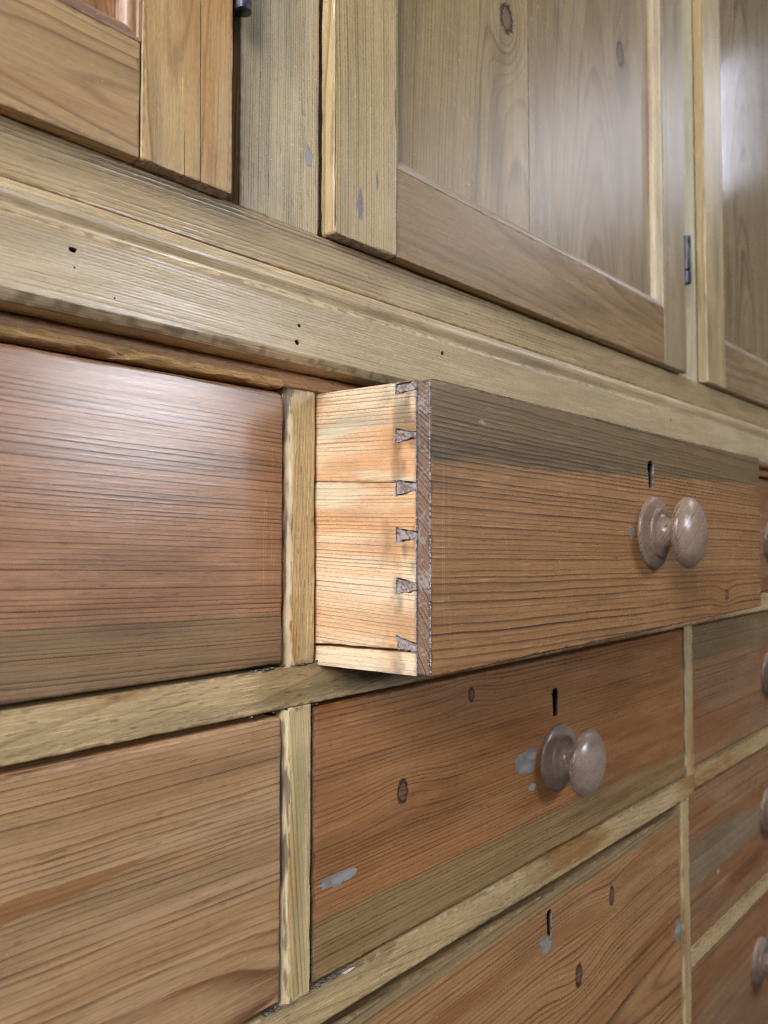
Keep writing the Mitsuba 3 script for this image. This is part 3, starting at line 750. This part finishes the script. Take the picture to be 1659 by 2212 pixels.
board(f'{H}__bottom', (X0 + 0.042, X1 - 0.042), (YI + 0.001, 0.298), (-0.185, -0.165), inn, step=0.03)
knob(H, 1.679, YF, 0.0165, 1.0, 0)

# ------------------------------------------------------------------ the closed drawers


def drawer(label, X, Z, Y, wid, strips=(), knobs=(), key=None, cuts=(), holes=(), rr=0.0012, thick=0.07):
    """A closed drawer: front (with strips of other wood at its top or bottom), sides, back and bottom."""
    k = thing('drawer', label, 'drawer', GRP)
    lo, hi = Z
    fr = f'{k}__front'
    for where, fn, w in strips:                     # fn(x): height of the joint
        zc = float(fn(np.array(X).mean()))
        if where == 'bottom':
            board(f'{fr}__bottom_strip', X, (Y, Y + thick), (lo, zc - 0.0004), w, r=0.0008, zhi=lambda x, fn=fn: fn(x) - 0.0005, cuts=cuts, label='greyer strip along the bottom of the drawer front', chips=0.0006)
            lo = zc; flo = fn
        else:
            board(f'{fr}__top_strip', X, (Y, Y + thick), (zc + 0.0004, hi), w, r=0.0008, zlo=lambda x, fn=fn: fn(x) + 0.0005, cuts=cuts, label='differently toned strip along the top of the drawer front', chips=0.0006)
            hi = zc; fhi = fn
    fl = next((fn for w, fn, _ in strips if w == 'bottom'), None)
    fh = next((fn for w, fn, _ in strips if w == 'top'), None)
    board(fr, X, (Y, Y + thick), (lo, hi), wid, r=rr, zlo=fl, zhi=fh, cuts=cuts, nib=0.85, chips=0.0006, holes=holes)
    board(f'{k}__side', (X[0] + 0.004, X[0] + 0.044), (Y + thick + 0.001, 1.2), (Z[0] + 0.01, Z[1] - 0.02), inn, step=0.06, warp=0)
    board(f'{k}__side', (X[1] - 0.044, X[1] - 0.004), (Y + thick + 0.001, 1.2), (Z[0] + 0.01, Z[1] - 0.02), inn, step=0.06, warp=0)
    for a in knobs:
        knob(k, a[0], Y, a[1], a[2] if len(a) > 2 else 1.0, len(BOARDS))
    return k


line = lambda x0, z0, x1, z1: (lambda x: z0 + (x - x0) * (z1 - z0) / (x1 - x0))
LY = -0.002
d1 = drawer('closed reddish drawer left of the open drawer, no knob in view', (XL, 0.8125), (-0.2045, 0.2470), LY,
            wood('red', 'x', scratch=(m_(0.775), z_(-0.10), z_(0.17)), pith=(z_(0) + 0.30, 0.18), slope=(-0.03, 0), w=1.9, band=(-1, z_(-0.1065), -0.015, (142, 114, 84), (78, 57, 40))), rr=0.0012,
            cuts=[fillet(0.8125, 0.2470, -1, -1, 0.0055, -0.05, 0.2), fillet(0.8125, -0.2045, -1, 1, 0.0035, -0.05, 0.2)])
d2 = drawer('closed drawer under the reddish one, with broad wavy orange grain', (XL, 0.8115), (-0.754, -0.2925), LY,
            wood('red', 'x', pith=(z_(-0.49) - 0.075, 0.085), slope=(0.03, 0.03), w=1.75, wob=0.9, haze=0.5, light=(178, 142, 102), dark=(108, 66, 34), late=0.5, con=0.85, bump=0.6, rough=0.45, stain=(150, 98, 52), stain_amt=0.3, streak=(m_(0.37), z_(-0.462), 0.062, 0.0045)), rr=0.0012)
k3 = keyhole(1.682, 0.002, -0.437, -0.366, 0.028, 0.06)
d3 = drawer('closed brown drawer with a knob, directly below the open drawer', (0.885, 2.474), (-0.757, -0.2890), 0.002,
            wood('brown', 'x', pith=(z_(-0.5) + 0.22, 0.19), slope=(0.0, 0), w=1.9, band=(-1, z_(-0.642), -0.0139, (152, 122, 80), (94, 66, 38)), knots=[(m_(1.1154), z_(-0.487), 0.0068, 0.0045, 0.62), (m_(1.338), z_(-0.333), 0.0046, 0.003, 0.7)]),
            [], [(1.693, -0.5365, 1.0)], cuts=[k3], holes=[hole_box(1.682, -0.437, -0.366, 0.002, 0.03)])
k4 = keyhole(1.653, 0.006, -0.968, -0.897, 0.026, 0.06)
d4 = drawer('closed drawer with a keyhole, in the row beneath the knobbed brown one', (0.885, 2.434), (-2.19, -0.8560), 0.006,
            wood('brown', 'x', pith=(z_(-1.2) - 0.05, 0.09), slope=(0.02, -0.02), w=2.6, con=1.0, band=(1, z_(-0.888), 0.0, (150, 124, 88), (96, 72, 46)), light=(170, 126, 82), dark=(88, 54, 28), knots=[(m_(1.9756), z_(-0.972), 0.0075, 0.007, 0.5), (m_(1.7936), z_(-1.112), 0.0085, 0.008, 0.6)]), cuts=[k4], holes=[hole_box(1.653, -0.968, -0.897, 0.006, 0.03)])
d5 = drawer('drawer just past the right end of the open drawer', (2.504, XR), (-0.2055, 0.2470), 0.006, wood('brown', 'x', pith=(z_(0) + 0.25, 0.17), w=2.8, con=1.0, light=(146, 106, 78)), [], [(3.40, 0.0, 1.0)])
d6 = drawer('far right drawer of the second row, with a dark strip along its top', (2.552, XR), (-0.746, -0.2870), 0.006, wood('brown', 'x', pith=(z_(-0.5) + 0.25, 0.17), w=2.8, con=1.0, light=(154, 116, 82), band=(1, z_(-0.405), 0.0, (130, 106, 74), (86, 64, 42))),
            [], [(3.335, -0.535, 1.0)])
d7 = drawer('far right drawer of the third row, with a grey patch across its middle', (2.502, XR), (-1.315, -0.822), 0.006, wood('brown', 'x', pith=(z_(-1.0) + 0.25, 0.17), w=2.8, con=1.0, light=(152, 114, 80), band=(1, z_(-1.135), 0.0, (138, 116, 88), (94, 74, 54)), band_width=0.040), [], [(3.295, -1.07, 1.05)])
d8 = drawer('lowest far right drawer in view, with its knob cut by the picture edge', (2.502, XR), (-2.19, -1.383), 0.006, wood('brown', 'x', pith=(z_(-1.6) + 0.25, 0.17), w=2.8, con=1.0, light=(150, 114, 80)), [], [(3.165, -1.61, 1.03)])

# ------------------------------------------------------------------ filler, putty and small marks
FP = 'filler_patch'
patch(f'{post}__{FP}', 0.8635, 0.6698, PY, 0.0085, 0.018, 3, label='shiny grey filler smear on the post')
patch(f'{C}__door_001__stile__x'.rsplit('__', 1)[0].replace('__stile', '') + f'__{FP}', 0.960, 0.607, DY, 0.0075, 0.027, 5, rag=0.3)
patch(f'{C}__door_001__{FP}', 1.004, 0.666, DY, 0.003, 0.018, 6, rag=0.3)
patch(f'{d3}__front__{FP}', 1.550, -0.520, 0.002, 0.038, 0.032, 8, rag=0.5, label='grey filler smear beside the knob')
patch(f'{d3}__front__{FP}', 1.575, -0.585, 0.002, 0.012, 0.010, 9)
patch(f'{d3}__front__{FP}', 0.945, -0.598, 0.002, 0.040, 0.013, 10, rag=0.5, label='pale filler streak near the left end')
patch(f'{d4}__front__{FP}', 1.634, -0.975, 0.006, 0.022, 0.020, 12, label='grey putty at the foot of the keyhole')
patch(f'{d4}__front__{FP}', 2.41, -1.225, 0.006, 0.022, 0.035, 14)
patch(f'{H}__front__{FP}', 1.570, 0.018, YF, 0.012, 0.013, 15)
WP = 'paint_fleck'
patch(f'{C}__rail_001__{WP}', 0.968, -0.7665, 0.0, 0.014, 0.0022, 20, bsdf='chalk', label='white paint sliver on the rail edge')
patch(f'{d7}__front__{WP}', 2.76, -1.15, 0.006, 0.006, 0.005, 24, bsdf='chalk')

# lint and dust caught along the joints of the open drawer
rs = np.random.RandomState(8)
ico = trimesh.creation.icosphere(subdivisions=1)
V, F, at = [], [], 0


def lump(c, r):
    global at
    v = ico.vertices * r * rs.uniform(0.6, 1.5, 3) * (0.65 + 0.7 * rs.rand(len(ico.vertices), 1)) + c
    V.append(v); F.append(ico.faces + at); at += len(v)


for z in rs.uniform(-0.205, 0.246, 260):
    lump(W(X0 - 0.0002, YL + rs.normal() * 0.0012, z), rs.uniform(0.00012, 0.00034))
for z in rs.uniform(-0.205, 0.246, 240):
    lump(W(X0 + 0.0006, YF + 0.0006 + abs(rs.normal()) * 0.0010, z), rs.uniform(0.00012, 0.00030))
for q in PINS:
    yz = np.array([side_pt(*a) for a in q])
    for _ in range(46):
        k = rs.randint(4); tt = rs.rand()
        y, z = yz[k] * (1 - tt) + yz[(k + 1) % 4] * tt + rs.normal(size=2) * 0.0016
        if y > YL - 0.001 and z < 0.246:
            lump(W(X0 - 0.0001, y, z), rs.uniform(0.00012, 0.00036))
scene[f'{H}__dust'] = mikit.ply((np.vstack(V), np.vstack(F)), 'lint', smooth=True)
labels[f'{H}__dust'] = {'label': 'pale dust and lint caught along the dovetail joints', 'kind': 'stuff'}

# dirt packed into corners and along ledges
rs = np.random.RandomState(5)
parts = []
ico = trimesh.creation.icosphere(subdivisions=1)
for X, Y, Z, lx, n in ((0.785, 0.001, -0.2118, 0.035, 46), (0.90, 0.002, -0.2118, 0.03, 26), (0.86, 0.0, -0.2112, 0.03, 18), (0.845, 0.001, -0.2835, 0.03, 16), (0.885, 0.002, -0.2845, 0.02, 14),
                       (0.795, 0.001, -0.7635, 0.02, 34), (0.915, 0.001, -0.7635, 0.045, 60), (0.74, 0.001, -0.2840, 0.07, 14)):
    for _ in range(n):
        q = rs.uniform(0.0002, 0.0007) * np.array([rs.uniform(0.8, 1.9), rs.uniform(0.7, 1.2), rs.uniform(0.5, 1.0)])
        v = ico.vertices * q * (0.7 + 0.6 * rs.rand(len(ico.vertices), 1))
        v = v + W(X + rs.normal() * lx * 0.5, Y + rs.uniform(-0.003, 0.006), Z + abs(rs.normal()) * 0.0015)
        parts.append((v, ico.faces))
at, V, F = 0, [], []
for v, f in parts:
    V.append(v); F.append(f + at); at += len(v)
scene[f'{C}__dirt'] = mikit.ply((np.vstack(V), np.vstack(F)), 'grime', smooth=True)
labels[f'{C}__dirt'] = {'label': 'grey dirt packed into the corners of the frame', 'kind': 'stuff'}

TABLE[0] = mi.Float(np.concatenate(BOARDS).astype(np.float32))
dr.eval(TABLE[0])
